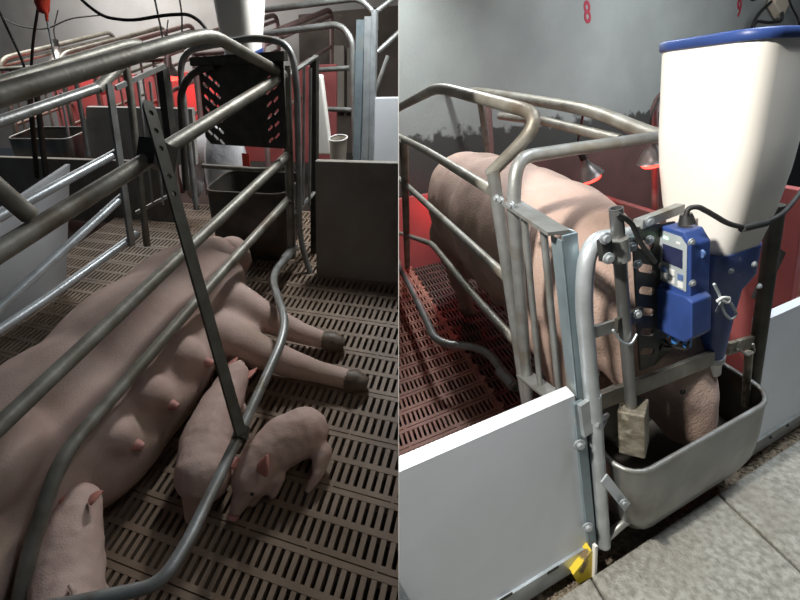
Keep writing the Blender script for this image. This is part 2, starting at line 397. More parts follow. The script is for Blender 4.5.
for x in ((770, 437), (787, 425)): bolt(T, R.px(*x, w=.61), R.b * -1, .005, 'rubber')
# partition boards inside the pens
def board(label, m, u0, u1, w0, w1, h0, h1, fr=R, clip=0, name='pen_divider'):
    mb = MB(); mb.box(fr, u0, u1, w0, w1, h0, h1); return tag(build(mb, name, m, clip=clip, bevel=.004), label, 'board')
board('red-lit back board of the piglet area behind the sow', 'panel_red_glow', -.4, .78, 2.93, 2.97, -.05, .48, clip=1)
board('dark board between the pens right of the sow', 'panel_dark', 1.15, 3.2, 2.6, 2.63, -.05, .70)
board('red-lit board behind the feeder post', 'panel_red_glow', 1.42, 1.46, .72, 1.12, -.05, .80)
board('low dark side board beyond the red-lit one', 'panel_dark', 1.42, 1.46, 1.13, 2.58, -.05, .58)

# ------------------------------------------------------------------ right stall: crate
U = .395
q = lambda x, y, **k: R.px(x, y, **(k or {'u': U}))
C = thing('farrowing_crate', 'galvanized pipe crate holding the standing sow', 'crate', R.p(.7, 1.3, 0))
def pipe(root, name, pts, r=.021, m='galv', fillet=.06, hollow=False, seg=12, clip=0):
    return build(MB().tube(pts, r, seg, fillet, hollow), name, m, root, clip=clip)
pipe(C, 'post', [q(493, 172), q(526, 402)], .0150, hollow=True)
pipe(C, 'post', [q(404, 140), q(409, 330)], .02, m='galv_dull')
pipe(C, 'hoop', [q(529, 410), q(513, 200), R.px(517, 158, w=.82), R.px(560, 151, w=.84), R.px(664, 136, w=.86), R.p(1.03, .86, .97), R.p(1.03, .86, .1)], .0150, fillet=.12)
pipe(C, 'top_rail', [R.px(380, 128, u=U), R.px(398, 108, u=U), R.px(438, 87, u=.42), R.px(548, 116, u=.50), R.px(490, 174, u=U)], 0.0150, 'galv_dull', .09, clip=1)
pipe(C, 'rail', [q(370, 122), q(425, 150), q(491, 190)], .0135, 'galv_dull', clip=1)
pipe(C, 'rail', [q(385, 167), q(405, 184), q(508, 279)], .0135, 'galv_dull', clip=1)
pipe(C, 'rail', [q(385, 228), q(432, 244), q(478, 300), q(515, 341)], .013, 'galv_dull', clip=1)
pipe(C, 'guard_rail', [R.px(x, y, h=.22) for x, y in ((398, 262), (418, 302), (437, 344), (484, 347), (516, 388))], .0160, 'galv', .1, True, clip=1)
build(MB().tube([R.px(500, 371, h=.22), R.px(514, 386, h=.22)], .020, 12), 'collar', 'galv', C)
p0, p1 = q(512, 203), q(559, 233)
build(MB().bar(p0, p1, .045, .007, R.a), 'grid_plate', 'galv', C)
p0, p1 = q(524, 374), q(566, 405)
build(MB().bar(p0, p1, .045, .007, R.a), 'grid_plate', 'galv', C)
for t, b_ in (((524, 214), (540, 384)), ((543, 225), (559, 394))):
    pipe(C, 'grid_bar', [q(*t), q(*b_)], .0075, 'galv')
for x in ((497, 198), (502, 200), (512, 205)): bolt(C, R.px(*x, u=U - .02), R.a * -1, .007)
mb = MB(); mb.box(R, .392, .396, .615, .655, .0, .885); mb.box(R, .396, .434, .615, .620, .0, .893); mb.box(R, .430, .434, .620, .655, 0, .893)
build(mb, 'channel_post', 'zinc_blue', C, bevel=.002)
# front frame
g = lambda x, y: R.px(x, y, w=.60)
pipe(C, 'front_hoop', [g(594, 420), g(583, 300), g(588, 240), R.px(628, 236, w=.62), R.px(652, 226, w=.7)], .0165, 'galv_bright', .06)
pipe(C, 'front_upright', [g(593, 395), g(604, 545)], .0165, 'galv_bright')
build(MB().bar(R.px(597, 402, w=.605), R.px(716, 356, w=.60), .04, .012, R.v), 'cross_bar', 'galv_dull', C)
build(MB().bar(R.px(593, 332, w=.59), R.px(626, 322, w=.59), .026, .008, R.v), 'bracket', 'galv', C)
build(MB().bar(R.px(616, 326, w=.582), R.px(641, 313, w=.60), .030, .008, R.v), 'bracket', 'dark_steel', C)
bolt(C, R.px(637, 314, w=.578), R.b * -1, .008)
build(MB().bar(R.px(584, 402, w=.598), R.px(588, 433, w=.598), .03, .010, R.a), 'bracket', 'galv_bright', C)
build(MB().tube([R.px(596, 425, w=.585), R.px(607, 415, w=.60), R.px(600, 430, w=.59)], .006, 8), 'hook', 'galv_bright', C)
pipe(C, 'post', [R.px(777, 205, w=.63), R.px(750, 402, w=.63)], .019, 'dark_steel')
pipe(C, 'rear_rail', [R.p(1.03, 3.0, 1.12), R.px(477, 91, u=1.03), R.px(592, 110, u=1.03), R.px(650, 134, u=1.03), R.p(1.03, .84, .96)], .022, 'galv_dull', .15)
pipe(C, 'rear_rail', [R.px(500, 116, u=1.0), R.px(545, 121, u=1.0), R.px(620, 140, u=1.0)], .018, 'galv_dull')
for h in (.56, .34): pipe(C, 'rear_rail', [R.p(1.03, 2.6, h), R.p(1.03, .87, h)], .018, 'galv_dull')
pipe(C, 'post', [R.p(1.03, 2.4, 0), R.p(1.03, 2.4, 1.1)], .018, 'galv_dull')
# slotted side plate beside the feeder
o0 = R.px(632, 228, w=.612); ay = R.v; ax = (R.px(700, 200, w=.612) - o0); ax = (ax - R.v * ax.dot(R.v)).normalized()
W_, H_ = .125, .36
hs = []
for j in range(6):
    for i, xx in enumerate((.036, .096)):
        yy = -.05 - .052 * j - .018 * i
        hs.append(slot(xx, yy, .052, .017, -.5))
PL = plate('slotted_plate', [(0, 0), (W_, -.03), (W_, -H_ + .09), (.06, -H_), (.012, -H_ + .01)], hs, o0, ax, ay, .005, 'dark_steel', C)
build(MB().bar(R.px(638, 224, w=.615), R.px(680, 208, w=.625), .018, .02, R.v), 'top_bar', 'galv', C)
for x in ((649, 221), (649, 240), (632, 247), (637, 264)): bolt(C, R.px(*x, w=.605), R.b * -1, .008)
# neighbouring crate hoops seen over the sow
N1 = thing('pen_hoop', 'thin rust-red hoop standing behind the sow', 'pipe frame', R.p(.9, 2.7, 0))
pipe(N1, 'hoop', [R.px(492, 180, w=2.6), R.px(488, 104, w=2.6), R.px(494, 104, w=2.6)], .022, 'pipe_pinkish', .05)
N1['label'] = 'short dull pipe hoop rising above the back of the sow'
N2 = thing('pen_hoop', 'bent pipe hoop half hidden by the white hopper', 'pipe frame', R.p(1.9, 2.0, 0))
pipe(N2, 'hoop', [R.p(R.uwh(R.px(655, 140, w=1.9))[0], 1.9, 0), R.px(654, 105, w=1.9), R.px(664, 92, w=1.9), R.px(690, 88, w=1.9)], .02, 'pipe_pinkish', .06)

# ------------------------------------------------------------------ heat lamps
def heat_lamp(label, c, ax, r, power, cord_to=None, fr=R):
    T = thing('heat_lamp', label, 'lamp', c, 'red heat lamps')
    ax = ax.normalized(); n = ax.orthogonal().normalized(); b_ = ax.cross(n)
    ring = lambda t, rr: [c + ax * t + (n * math.cos(2 * math.pi * k / 20) + b_ * math.sin(2 * math.pi * k / 20)) * rr for k in range(20)]
    prof = [(-r * 1.5, r * .30), (-r * 1.15, r * .34), (-r * .8, r * .55), (-r * .3, r * .88), (0, r), (r * .04, r * 1.05)]
    build(MB().rings([ring(t, rr) for t, rr in prof], cap=False).rings([ring(t, rr * .94) for t, rr in prof[::-1]], cap=False), 'reflector', 'lamp_metal', T)
    build(MB().tube([c - ax * r * 1.5, c - ax * r * 2.2], r * .26, 10), 'socket', 'rubber', T)
    bl = MB().rings([ring(t, rr) for t, rr in ((-r * .8, r * .3), (-r * .25, r * .66), (r * .12, r * .82), (r * .36, r * .66), (r * .46, r * .1))])
    build(bl, 'bulb', 'lamp_red', T)
    if cord_to is not None: build(MB().tube([c - ax * r * 2.2, c - ax * r * 2.6 + fr.v * r * .5, cord_to], .005, 6, .05), 'cord', 'rubber', T)
    ld = bpy.data.lights.new('heat_lamp_glow', 'POINT'); ld.energy = power; ld.color = (1, .035, .03); ld.shadow_soft_size = .04
    lo = bpy.data.objects.new('heat_lamp_glow', ld); COL.objects.link(lo); lo.parent = T; lo.location = ax * r * .95
    return T
heat_lamp('small silver heat lamp tilted over the back of the sow', R.px(591, 176, w=1.75), R.v * -1 + R.a * .35 - R.b * .2, .062, 1.0, R.px(584, 109, u=1.03))
heat_lamp('red heat lamp beside the hopper, flat and wide', R.px(652, 161, w=1.75), R.v * -1 + R.a * .05, .075, 2.2, R.px(662, 94, w=1.9))
heat_lamp('assumed red heat lamp hidden behind the rump of the sow', R.px(450, 196, w=2.72), R.v * -1 - R.a * .5, .07, 1.1)  # unseen lamp added to light the back board red

# ------------------------------------------------------------------ trough
def rrect(fr, cu, cw, hu, hw, r, h, n=5):
    out = []
    for sx, sy, a0 in ((1, 1, 0), (-1, 1, 90), (-1, -1, 180), (1, -1, 270)):
        for k in range(n + 1):
            a = math.radians(a0 + 90 * k / n)
            out.append(fr.p(cu + sx * (hu - r) + r * math.cos(a), cw + sy * (hw - r) + r * math.sin(a), h))
    return out
def trough(label, fr, u0, u1, w0, w1, h0, h1, m, rad=.075):
    T = thing('feed_trough', label, 'trough', fr.p((u0 + u1) / 2, (w0 + w1) / 2, h0))
    cu, cw, hu, hw = (u0 + u1) / 2, (w0 + w1) / 2, (u1 - u0) / 2, (w1 - w0) / 2
    prof = [(1, 0, 1), (.93, 0, .985), (.6, .004, .95), (.3, .014, .86), (.1, .035, .70), (0, .07, .5)]
    out = []; inn = []
    for t, ins, k in prof:
        h = h0 + (h1 - h0) * t
        out.append(rrect(fr, cu, cw, hu - ins, hw - ins, rad, h)); inn.append(rrect(fr, cu, cw, hu - ins - .006, hw - ins - .006, rad - .006, h + (.006 if t < .9 else 0)))
    mb = MB(); mb.rings(out, cap=False); mb.add(out[-1], [tuple(range(len(out[-1])))])
    build(mb, 'basin', m, T)
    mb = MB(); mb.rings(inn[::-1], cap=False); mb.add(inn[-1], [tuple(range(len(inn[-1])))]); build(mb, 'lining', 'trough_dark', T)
    rim = [r_ + fr.v * 0 for r_ in rrect(fr, cu, cw, hu - .002, hw - .002, rad, h1)]
    build(MB().tube(rim + [rim[0]], .0065, 8), 'rolled_rim', 'galv' if m == 'stainless' else m, T)
    return T
TR = trough('rounded stainless steel feed trough under the white hopper', R, .462, 1.045, .53, .80, .03, .32, 'stainless')
build(MB().bar(R.px(604, 478, w=.545), R.px(627, 507, w=.532), .022, .004, R.a), 'mounting_strap', 'galv_bright', TR)
bolt(TR, R.px(623, 502, w=.528), R.b * -1, .008)
build(MB().tube([R.px(603, 541, w=.60), R.px(626, 520, w=.585), R.px(650, 512, w=.60)], .011, 10, .03), 'support_pipe', 'galv', TR)
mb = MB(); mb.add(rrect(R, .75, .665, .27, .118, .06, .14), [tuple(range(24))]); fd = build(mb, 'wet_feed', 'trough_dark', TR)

# ------------------------------------------------------------------ feeder
def feeder(label, fr, cu, cw, h_bot, h_top, out_h, hopmat, du=0, dw=0):
    T = thing('feed_dispenser', label, 'feeder', fr.p(cu, cw, h_bot - .3))
    D = h_top - h_bot
    prof = [(0, .088, .080, .045), (.10, .094, .092, .05), (.25, .104, .110, .055), (.45, .113, .124, .058), (.6, .116, .13, .06), (1, .118, .134, .062)]
    build(MB().rings([rrect(fr, cu + du * (1 - t), cw + dw * (1 - t), a, b_, r, h_bot + D * t, 6) for t, a, b_, r in prof]), 'hopper', hopmat, T)
    build(MB().rings([rrect(fr, cu, cw, a, b_, .066, h_top + t, 6) for t, a, b_ in ((-.010, .121, .137), (-.009, .124, .140), (.006, .124, .140), (.009, .121, .137), (.010, .10, .11))]), 'lid', 'blue', T)
    c0u, c0w = cu + du, cw + dw
    ou, ow = c0u - .022, c0w - .03
    neck = [(h_bot + .03, c0u, c0w, .096, .090, .045), (h_bot - .045, c0u, c0w, .094, .086, .045), (h_bot - .085, c0u - .008, c0w - .006, .070, .066, .045),
            (h_bot - .15, ou + .008, ow, .046, .046, .044), (out_h + .045, ou, ow, .033, .033, .0328)]
    build(MB().rings([rrect(fr, a, b_, c_, d_, e_, h_, 6) for h_, a, b_, c_, d_, e_ in neck]), 'valve_body', 'blue', T)
    build(MB().rings([rrect(fr, ou, ow, r, r, r * .99, h_, 6) for h_, r in ((out_h + .055, .038), (out_h + .042, .038))]), 'clamp_ring', 'galv', T)
    build(MB().rings([rrect(fr, ou, ow, r, r, r * .99, h_, 6) for h_, r in ((out_h + .045, .034), (out_h + .036, .034), (out_h + .033, .030), (out_h, .0295), (out_h + .004, .022))]), 'spout', 'white_cap', T)
    return T
FD = feeder('white hopper with blue lid and blue controller above the steel trough', R, .930, .652, .745, 1.203, .418, 'hopper_white', -.045, 0)
for x in ((731, 271), (754, 264), (759, 286)): bolt(FD, R.px(*x, w=.548), R.b * -1, .0055)
FU = .655
f = lambda x, y, d=0: R.px(x, y, u=FU - d)
CT = None
def prism(pts2, u_in, u_out, name, m, parent):
    A = [R.px(x, y, u=u_out) for x, y in pts2]; B = [a + R.a * (u_in - u_out) for a in A]; n = len(A); mb = MB()
    mb.add(A + B, [tuple(range(n))] + [tuple(range(n, 2 * n))[::-1]] + [(i, (i + 1) % n, (i + 1) % n + n, i + n) for i in range(n)])
    return build(mb, name, m, parent, bevel=.003)
CT = prism([(656, 293), (657, 238), (662, 226), (683, 232), (691, 246), (690, 320), (660, 309)], .715, FU, 'controller', 'blue', FD)
CB = prism([(653, 286), (685, 297), (692, 303), (692, 338), (684, 343), (656, 329)], .705, FU - .012, 'terminal_box', 'blue', FD)
def face(pts2, d, name, m, t=.0016):
    A = [f(x, y, d) for x, y in pts2]; B = [a + R.a * t for a in A]; n = len(A); mb = MB()
    mb.add(A + B, [tuple(range(n)), tuple(range(n, 2 * n))[::-1]] + [(i, (i + 1) % n, (i + 1) % n + n, i + n) for i in range(n)])
    return build(mb, name, m, CT)
face([(658.5, 235), (662, 230.5), (681, 237), (687, 246), (686, 292), (658.5, 278.5)], .0022, 'keypad', 'key_face')
face([(662.5, 243.5), (682.5, 250.5), (682.2, 269), (662.5, 261)], .0032, 'display', 'lcd')
for i, (x, y, m) in enumerate(((663.5, 269, 'key_blue'), (671.5, 272.5, 'key_white'), (680, 277.5, 'key_blue'), (663.5, 276, 'key_white'), (671.5, 280.5, 'key_white'), (680, 285, 'key_white'))):
    face([(x - 2.6, y - 4), (x + 2.8, y - 2), (x + 2.8, y + 3.6), (x - 2.6, y + 1.8)], .0036, 'button', m)
face([(663.5, 236), (667.5, 237.5), (667.5, 240), (663.5, 238.5)], .0036, 'indicator_light', 'led')
face([(676, 241.5), (680, 243), (680, 245), (676, 243.5)], .0036, 'indicator_light', 'key_white')
for x in ((690, 242), (691, 283), (692, 308), (691, 316)): bolt(FD, R.px(x[0] + 1, x[1], u=FU + .005), R.b * -1, .006)
build(MB().tube([R.px(702, 253, u=.69), R.px(700, 254, u=.685)], .009, 10), 'side_socket', 'key_blue', FD)
build(MB().tube([R.px(687, 224, u=.69), R.px(686, 214, u=.69)], [.016, .011], 10), 'cable_gland', 'rubber', FD)
build(MB().tube([R.px(x, y, w=w_) for x, y, w_ in ((686, 216, .53), (688, 208, .53), (698, 206.5, .52), (712, 214, .51), (728, 224, .50), (746, 228, .495), (768, 222, .495), (784, 213, .50), (798, 196, .53), (812, 176, .56))], .0048, 8, .05), 'power_cable', 'rubber', FD)
build(MB().tube([R.px(x, y, w=.495) for x, y in ((742, 228.5), (766, 223))], .0075, 8), 'cable_sleeve', 'rubber', FD)
for k, (x, y) in enumerate(((667, 327), (676, 333), (688, 337))):
    build(MB().tube([R.px(x, y, u=.68), R.px(x - 1, y + 9, u=.68)], .0085, 8), 'cable_connector', 'blue_bright', FD)
for arc in (((660, 318), (651, 330), (655, 344), (672, 348), (686, 340)), ((662, 322), (660, 336), (672, 347), (687, 350), (689, 342))):
    build(MB().tube([R.px(x, y, u=.67) for x, y in arc], .003, 6, .03), 'signal_cable', 'rubber', FD)
build(MB().tube([R.px(x, y, w=.52) for x, y in ((714, 284), (721, 298), (723, 312), (731, 320), (737, 314), (731, 303), (723, 298), (716, 312))], .003, 6, .02), 'tied_cable', 'key_face', FD)
build(MB().tube([R.px(x, y, w=.515) for x, y in ((717, 301), (723, 297), (730, 298), (728, 303), (721, 300))], .003, 6, .01), 'cable_tie', 'key_white', FD)
build(MB().bar(R.px(727, 349, w=.63), R.px(762, 338, w=.64), .035, .012, R.v), 'mounting_bracket', 'crusty_metal', FD)
build(MB().bar(R.px(757, 300, w=.66), R.px(780, 250, w=.66), .05, .012, R.a), 'mounting_bracket', 'dark_steel', FD)
pipe(FD, 'tie_wire', [R.px(x, y, w=.60) for x, y in ((738, 349), (748, 356), (755, 352), (753, 344))], .003, 'galv', .02)
build(MB().tube([R.px(749, 352, w=.605), R.px(745, 405, w=.61)], .010, 8), 'guide_rod', 'crusty_metal', FD)

# ------------------------------------------------------------------ drinker
DR = thing('drinking_nipple', 'steel water pipe ending in a crusted metal block', 'drinker', R.px(632, 450, w=.585))
pipe(DR, 'pipe', [R.px(616, 208, w=.585), R.px(631.5, 412, w=.585)], .0125, 'stainless', hollow=True)
a, b_ = R.px(633, 405, w=.585), R.px(634, 447, w=.585)
build(MB().bar(a, b_, .064, .056, R.a + R.b * .7), 'nozzle_block', 'crusty_metal', DR, bevel=.004)
a, b_ = R.px(618, 238, w=.58), R.px(620, 260, w=.58)
build(MB().tube([a, b_], .019, 10), 'clamp_sleeve', 'galv', DR)
build(MB().bar(R.px(604, 238, w=.575), R.px(606, 259, w=.575), .024, .012, R.a), 'clamp_pad', 'rubber', DR)
for x in ((605, 238), (608, 258)): bolt(DR, R.px(*x, w=.567), R.b * -1, .009)
build(MB().tube([R.px(x, y, w=.57) for x, y in ((617, 214), (632, 222), (640, 243), (655, 262))], .005, 8, .05), 'hose', 'rubber', DR)
build(MB().tube([R.px(x, y, w=.565) for x, y in ((613, 330), (622, 343), (631, 345), (637, 334))], .0028, 6, .02), 'tie_wire', 'galv_bright', DR)

# ------------------------------------------------------------------ yellow support under the board
YS = thing('floor_support', 'yellow plastic floor support under the end of the front board', 'support', R.p(.37, .59, -.04))
A = [R.px(x, y, w=.588) for x, y in ((592, 551), (596, 556), (592, 577), (578, 584), (573, 575))]
nb = R.b * .03; mb = MB(); n = 5
mb.add(A + [p + nb for p in A], [tuple(range(n)), tuple(range(n, 2 * n))[::-1]] + [(i, (i + 1) % n, (i + 1) % n + n, i + n) for i in range(n)])
build(mb, 'wedge', 'yellow', YS)
build(MB().bar(R.px(595, 545, w=.585), R.px(594, 577, w=.585), .008, .01, R.a), 'edge_strip', 'white_cap', YS)

# ------------------------------------------------------------------ wires at the top right
SK = thing('socket_block', 'beige cable socket with black plug on the wall', 'socket', R.px(778, 14, w=2.95))
build(MB().bar(R.px(774, -4, w=2.95), R.px(782, 11, w=2.95), .15, .08, R.a), 'body', 'beige_plastic', SK, bevel=.01)
build(MB().tube([R.px(x, y, w=2.88) for x, y in ((771, 2), (760, 12), (755, 20), (751, 30))], .015, 8, .1), 'plug_lead', 'rubber', SK)
build(MB().tube([R.px(x, y, w=2.86) for x, y in ((782, 12), (782, 21), (770, 23), (756, 21), (751, 34))], .013, 8, .1), 'cord', 'rubber', SK)
tag(build(MB().tube([R.px(x, y, w=2.9) for x, y in ((787, -6), (792, 8), (799, 20), (802, 40))], .008, 6, .1), 'wall_cable', 'rubber'), 'thin dark cable on the wall at the right edge', 'cable')
tag(build(MB().tube([R.px(x, y, w=2.9) for x, y in ((748, -4), (752, 1), (760, -2))], .008, 6, .1), 'wall_cable', 'rubber'), 'short loop of dark cable above the number nine', 'cable')

# ------------------------------------------------------------------ standing sow
ax = (R.a, R.b, R.v); P = R.p
SW = thing('sow', 'pale pink sow standing in the crate with her head in the trough', 'pig', P(.7, 1.4, 0))
leg = lambda u, w, k: ('c', [(P(u, w + .03 * k, .46), .11), (P(u, w + .05 * k, .27), .06), (P(u, w, .12), .043), (P(u, w - .01, .03), .048)])
body = [('e', P(.70, 1.08, .60), (.245, .34, .275), ax), ('e', P(.70, 1.48, .60), (.265, .46, .30), ax), ('e', P(.70, 1.92, .585), (.25, .36, .29), ax), ('e', P(.70, 2.10, .56), (.21, .26, .25), ax),
        ('e', P(.70, 1.72, .605), (.25, .42, .285), ax), ('e', P(.70, 1.27, .61), (.25, .40, .28), ax), ('e', P(.71, .94, .58), (.20, .24, .235), ax), ('c', [(P(.72, .86, .55), .17), (P(.77, .755, .44), .145), (P(.80, .69, .34), .108), (P(.81, .655, .25), .078)]),
        ('e', P(.70, 1.5, .40), (.18, .40, .13), ax),
        leg(.56, 2.02, 1), leg(.84, 2.02, 1), leg(.58, 1.03, -1), leg(.83, 1.03, -1),
        ('e', R.px(657, 356, w=.665), (.06, .022, .035), ax), ('e', P(.93, .70, .47), (.06, .022, .04), ax), ('e', P(.735, .628, .405), (.035, .02, .022), ax), ('e', P(.86, .63, .40), (.035, .02, .022), ax), ('e', P(.765, .615, .355), (.03, .025, .035), ax)]
for k in range(5):
    for s_ in (-1, 1): body.append(('e', P(.70 + .09 * s_, 1.2 + .17 * k, .31), (.06, .07, .055), ax))
blob('body', 'sow_skin', body, .013, 9, SW, rough=.012, rscale=.14)
for c_ in (R.px(683, 392, w=.609), P(.88, .655, .395)): build(MB().ball(c_, (.010, .006, .0055), 8, 6, ax), 'eye', 'eye', SW)
build(MB().tube([P(.70, 2.34, .62), P(.70, 2.40, .56), P(.72, 2.40, .45)], [.016, .012, .008], 8), 'tail', 'sow_skin', SW)
for u_, w_ in ((.56, 2.01), (.84, 2.01), (.58, 1.02), (.83, 1.02)): build(MB().ball(P(u_, w_ - .02, .022), (.045, .055, .03), 10, 6, ax), 'hoof', 'hoof', SW)

# ================================================================== left stall
U0, U1 = -1.026, -1.65
l0 = lambda x, y: L.px(x, y, u=U0)
l1 = lambda x, y: L.px(x, y, u=U1)
C = thing('farrowing_crate', 'dull grey pipe crate around the sow lying on her side', 'crate', L.p(-1.33, 1.4, 0))
pipe(C, 'top_rail', [l0(-90, 122), l0(188, 39), l0(212, 35), l0(272, 68), l0(284, 76)], .0225, 'galv_dull', .12)
pipe(C, 'rail', [l0(-90, 307), l0(284, 75)], .0225, 'galv_dull')
pipe(C, 'rail', [l0(-90, 510), l0(288, 155)], .0205, 'galv_dull')
pipe(C, 'bent_rail', [l0(12, 640), l0(30, 548), l0(62, 455), l0(230, 263), l0(288, 200)], .0195, 'galv_dull', .075)
pipe(C, 'guard_rail', [L.px(292, 250, u=U0), L.px(271, 276, h=.22), L.px(288, 328, h=.27), L.px(241, 432, h=.26), L.px(186, 545, h=.25), L.px(160, 585, h=.25), L.px(60, 606, h=.25), L.px(0, 614, h=.25)], .0165, 'galv', .13)
build(MB().tube([L.px(294, 247, u=U0), L.px(284, 260, u=U0 + .02)], .023, 12), 'collar', 'galv', C)
build(MB().tube([L.px(286, 66, u=U0), L.px(292, 258, u=U0)], .022, 12), 'post', 'galv_dull', C)
pipe(C, 'hoop', [L.p(U1, 2.13, .3), L.p(U1, 2.13, 1.09), L.px(256, 37, w=2.13), L.px(291, 44, w=2.13), L.px(297, 85, w=2.13), L.px(300, 243, w=2.13), L.px(315, 286, w=2.13), L.px(314, 305, w=2.13)], .0155, 'galv', .13)
build(MB().tube([L.px(314, 303, w=2.13), L.px(314, 309, w=2.13)], .03, 12), 'foot', 'dark_steel', C)
build(MB().bar(L.px(286, 77, w=2.12), L.px(317, 56, w=2.3), .03, .008, L.a), 'grid_plate', 'galv', C)
build(MB().bar(L.px(293, 216, w=2.12), L.px(315, 192, w=2.3), .025, .008, L.a), 'grid_plate', 'galv', C)
for x0, x1, w_ in ((304, 303, 2.18), (310.5, 309.5, 2.24)): pipe(C, 'grid_bar', [L.px(x0, 68, w=w_), L.px(x1, 205, w=w_)], .007, 'galv')
mb = MB(); p0, p1 = L.px(314.5, 56, w=2.32), L.px(314.5, 276, w=2.32); mb.bar(p0, p1, .035, .03, L.a); build(mb, 'channel_post', 'dark_steel', C)
for x in ((290, 202), (291, 152)): bolt(C, L.px(*x, u=U0 + .03), L.a, .009, 'dark_steel')
# strap with adjustment holes
a, b_ = L.px(147, 101, u=U0 + .035), L.px(241, 434, h=.285)
d = (b_ - a); ln = d.length; d.normalize(); sx = (L.b - d * L.b.dot(d)).normalized()
hw = .019
hl = [circ(0, -t, .0075) for t in (.035, .085, .135, .215, .265)]
plate('hole_strap', [(-hw, -ln), (hw, -ln), (hw, -.02), (hw * .6, 0), (-hw * .6, 0), (-hw, -.02)], hl, a, sx, d * -1, .008, 'strap', C)
build(MB().bar(L.px(146, 150, u=U0 + .01), L.px(168, 160, u=U0 + .01), .075, .06, L.v), 'clamp', 'dark_steel', C)
build(MB().tube([L.px(243, 428, h=.265), L.px(239, 440, h=.26)], .023, 10), 'clamp', 'dark_steel', C)
# far side of the crate
pipe(C, 'far_rail', [l1(-60, 101), l1(128, 44), l1(143, 44), l1(97, 89)], .021, 'galv_dull', .07)
pipe(C, 'far_rail', [l1(-60, 142), l1(99, 87)], .0185, 'galv')
pipe(C, 'far_rail', [l1(-60, 249), l1(118, 152)], .0175, 'galv_bright')
pipe(C, 'far_rail', [l1(-60, 362), l1(122, 197)], .0175, 'galv_bright')
pipe(C, 'far_rail', [l1(-20, 343), l1(45, 300), l1(137, 234)], .0175, 'galv_bright')
build(MB().bar(L.px(109, 84, u=U1 + .02), L.px(132, 246, u=U1 + .02), .032, .012, L.b), 'far_post', 'galv', C)
pipe(C, 'far_post', [l1(126, 68), l1(130, 90), l1(147, 246)], .016, 'galv_dull')
for x0, x1 in ((138, 153), (150, 163)): pipe(C, 'grid_bar', [L.px(x0, 82, u=U1), L.px(x1, 205, u=U1)], .006, 'galv')
build(MB().bar(l1(116, 88), l1(165, 66), .02, .01, L.v), 'grid_plate', 'galv', C)
build(MB().bar(l1(136, 213), l1(170, 195), .016, .008, L.v), 'grid_plate', 'galv', C)
build(MB().bar(L.px(162, 66, w=2.06), L.px(172, 150, w=2.06), .045, .04, L.a), 'far_post', 'dark_steel', C)
pipe(C, 'head_hoop', [L.px(186, 190, w=2.0), L.px(180, 92, w=2.0), L.px(192, 72, w=2.0), L.px(215, 66, w=2.0)], .016, 'dark_steel', .08)
pipe(C, 'brace', [L.px(-14, 178, u=U0 - .03), L.px(30, 216, u=U0 - .01)], .021, 'galv_dull')
# slotted head plate
o0 = L.px(198, 60, w=2.02); axx = (L.px(284, 60, w=2.02) - o0); Wd = axx.length; axx.normalize(); Hd = .37
hs = []
for j in range(6):
    for i in range(3): hs.append(slot(.03 + .034 * i, -.055 - .052 * j - .022 * i, .038, .013, -.75))
    for i in range(2): hs.append(slot(Wd - .05 - .036 * i, -.055 - .052 * j - .02 * i, .036, .013, .75))
plate('slotted_plate', [(.02, 0), (Wd, 0), (Wd, -Hd), (.03, -Hd), (0, -Hd + .03), (0, -.02)], hs, o0, axx, L.v, .006, 'dark_steel', C)
build(MB().bar(L.px(192, 62, w=2.0), L.px(286, 56, w=2.0), .035, .03, L.v), 'head_bar', 'dark_steel', C)
pipe(C, 'head_rail', [L.px(203, 166, w=2.05), L.px(258, 170, w=2.05), L.p(U0, 2.05, .57)], .012, 'galv_dull')

# trough, feeder, sack behind the head of the crate
trough('dark stained steel trough at the head of the lying sow', L, -1.585, -1.06, 2.12, 2.40, .0, .41, 'trough_dark', .07)
feeder('dull white hopper above the dark trough of the lying sow', L, -1.43, 2.42, 1.0, 1.62, .66, 'hopper_white', 0, 0)
SK = thing('feed_sack', 'white feed sack with red print leaning behind the trough', 'sack', L.px(228, 196, w=2.75))
c0 = L.px(226, 168, w=2.75)
rs = []
for k in range(9):
    t = k / 8; wdt = .17 * (math.sin(math.pi * (.14 + .72 * t)) ** .5); th = .09 * (math.sin(math.pi * (.08 + .84 * t)) ** .7)
    rs.append([c0 + L.v * (-.26 + .52 * t) + L.a * (wdt * math.cos(2 * math.pi * j / 16)) + L.b * (th * math.sin(2 * math.pi * j / 16) + .012 * math.sin(3 * j + k)) for j in range(16)])
build(MB().rings(rs), 'bag', 'sack', SK)
for x, y, s_ in ((246, 160, .04), (241, 176, .03)):
    p = L.px(x, y, w=2.63); build(MB().bar(p - L.v * s_, p + L.v * s_, .055, .004, L.a), 'red_print', 'plug_red', SK)
tag(blob('feed_sack', 'sack', [('e', L.px(192, 170, w=2.9), (.10, .09, .22), (L.a, L.b, L.v)), ('e', L.px(205, 150, w=2.9), (.12, .09, .12), (L.a, L.b, L.v))], .02, 4, loc=L.px(192, 195, w=2.9)), 'crumpled pale sack left of the red printed one', 'sack')

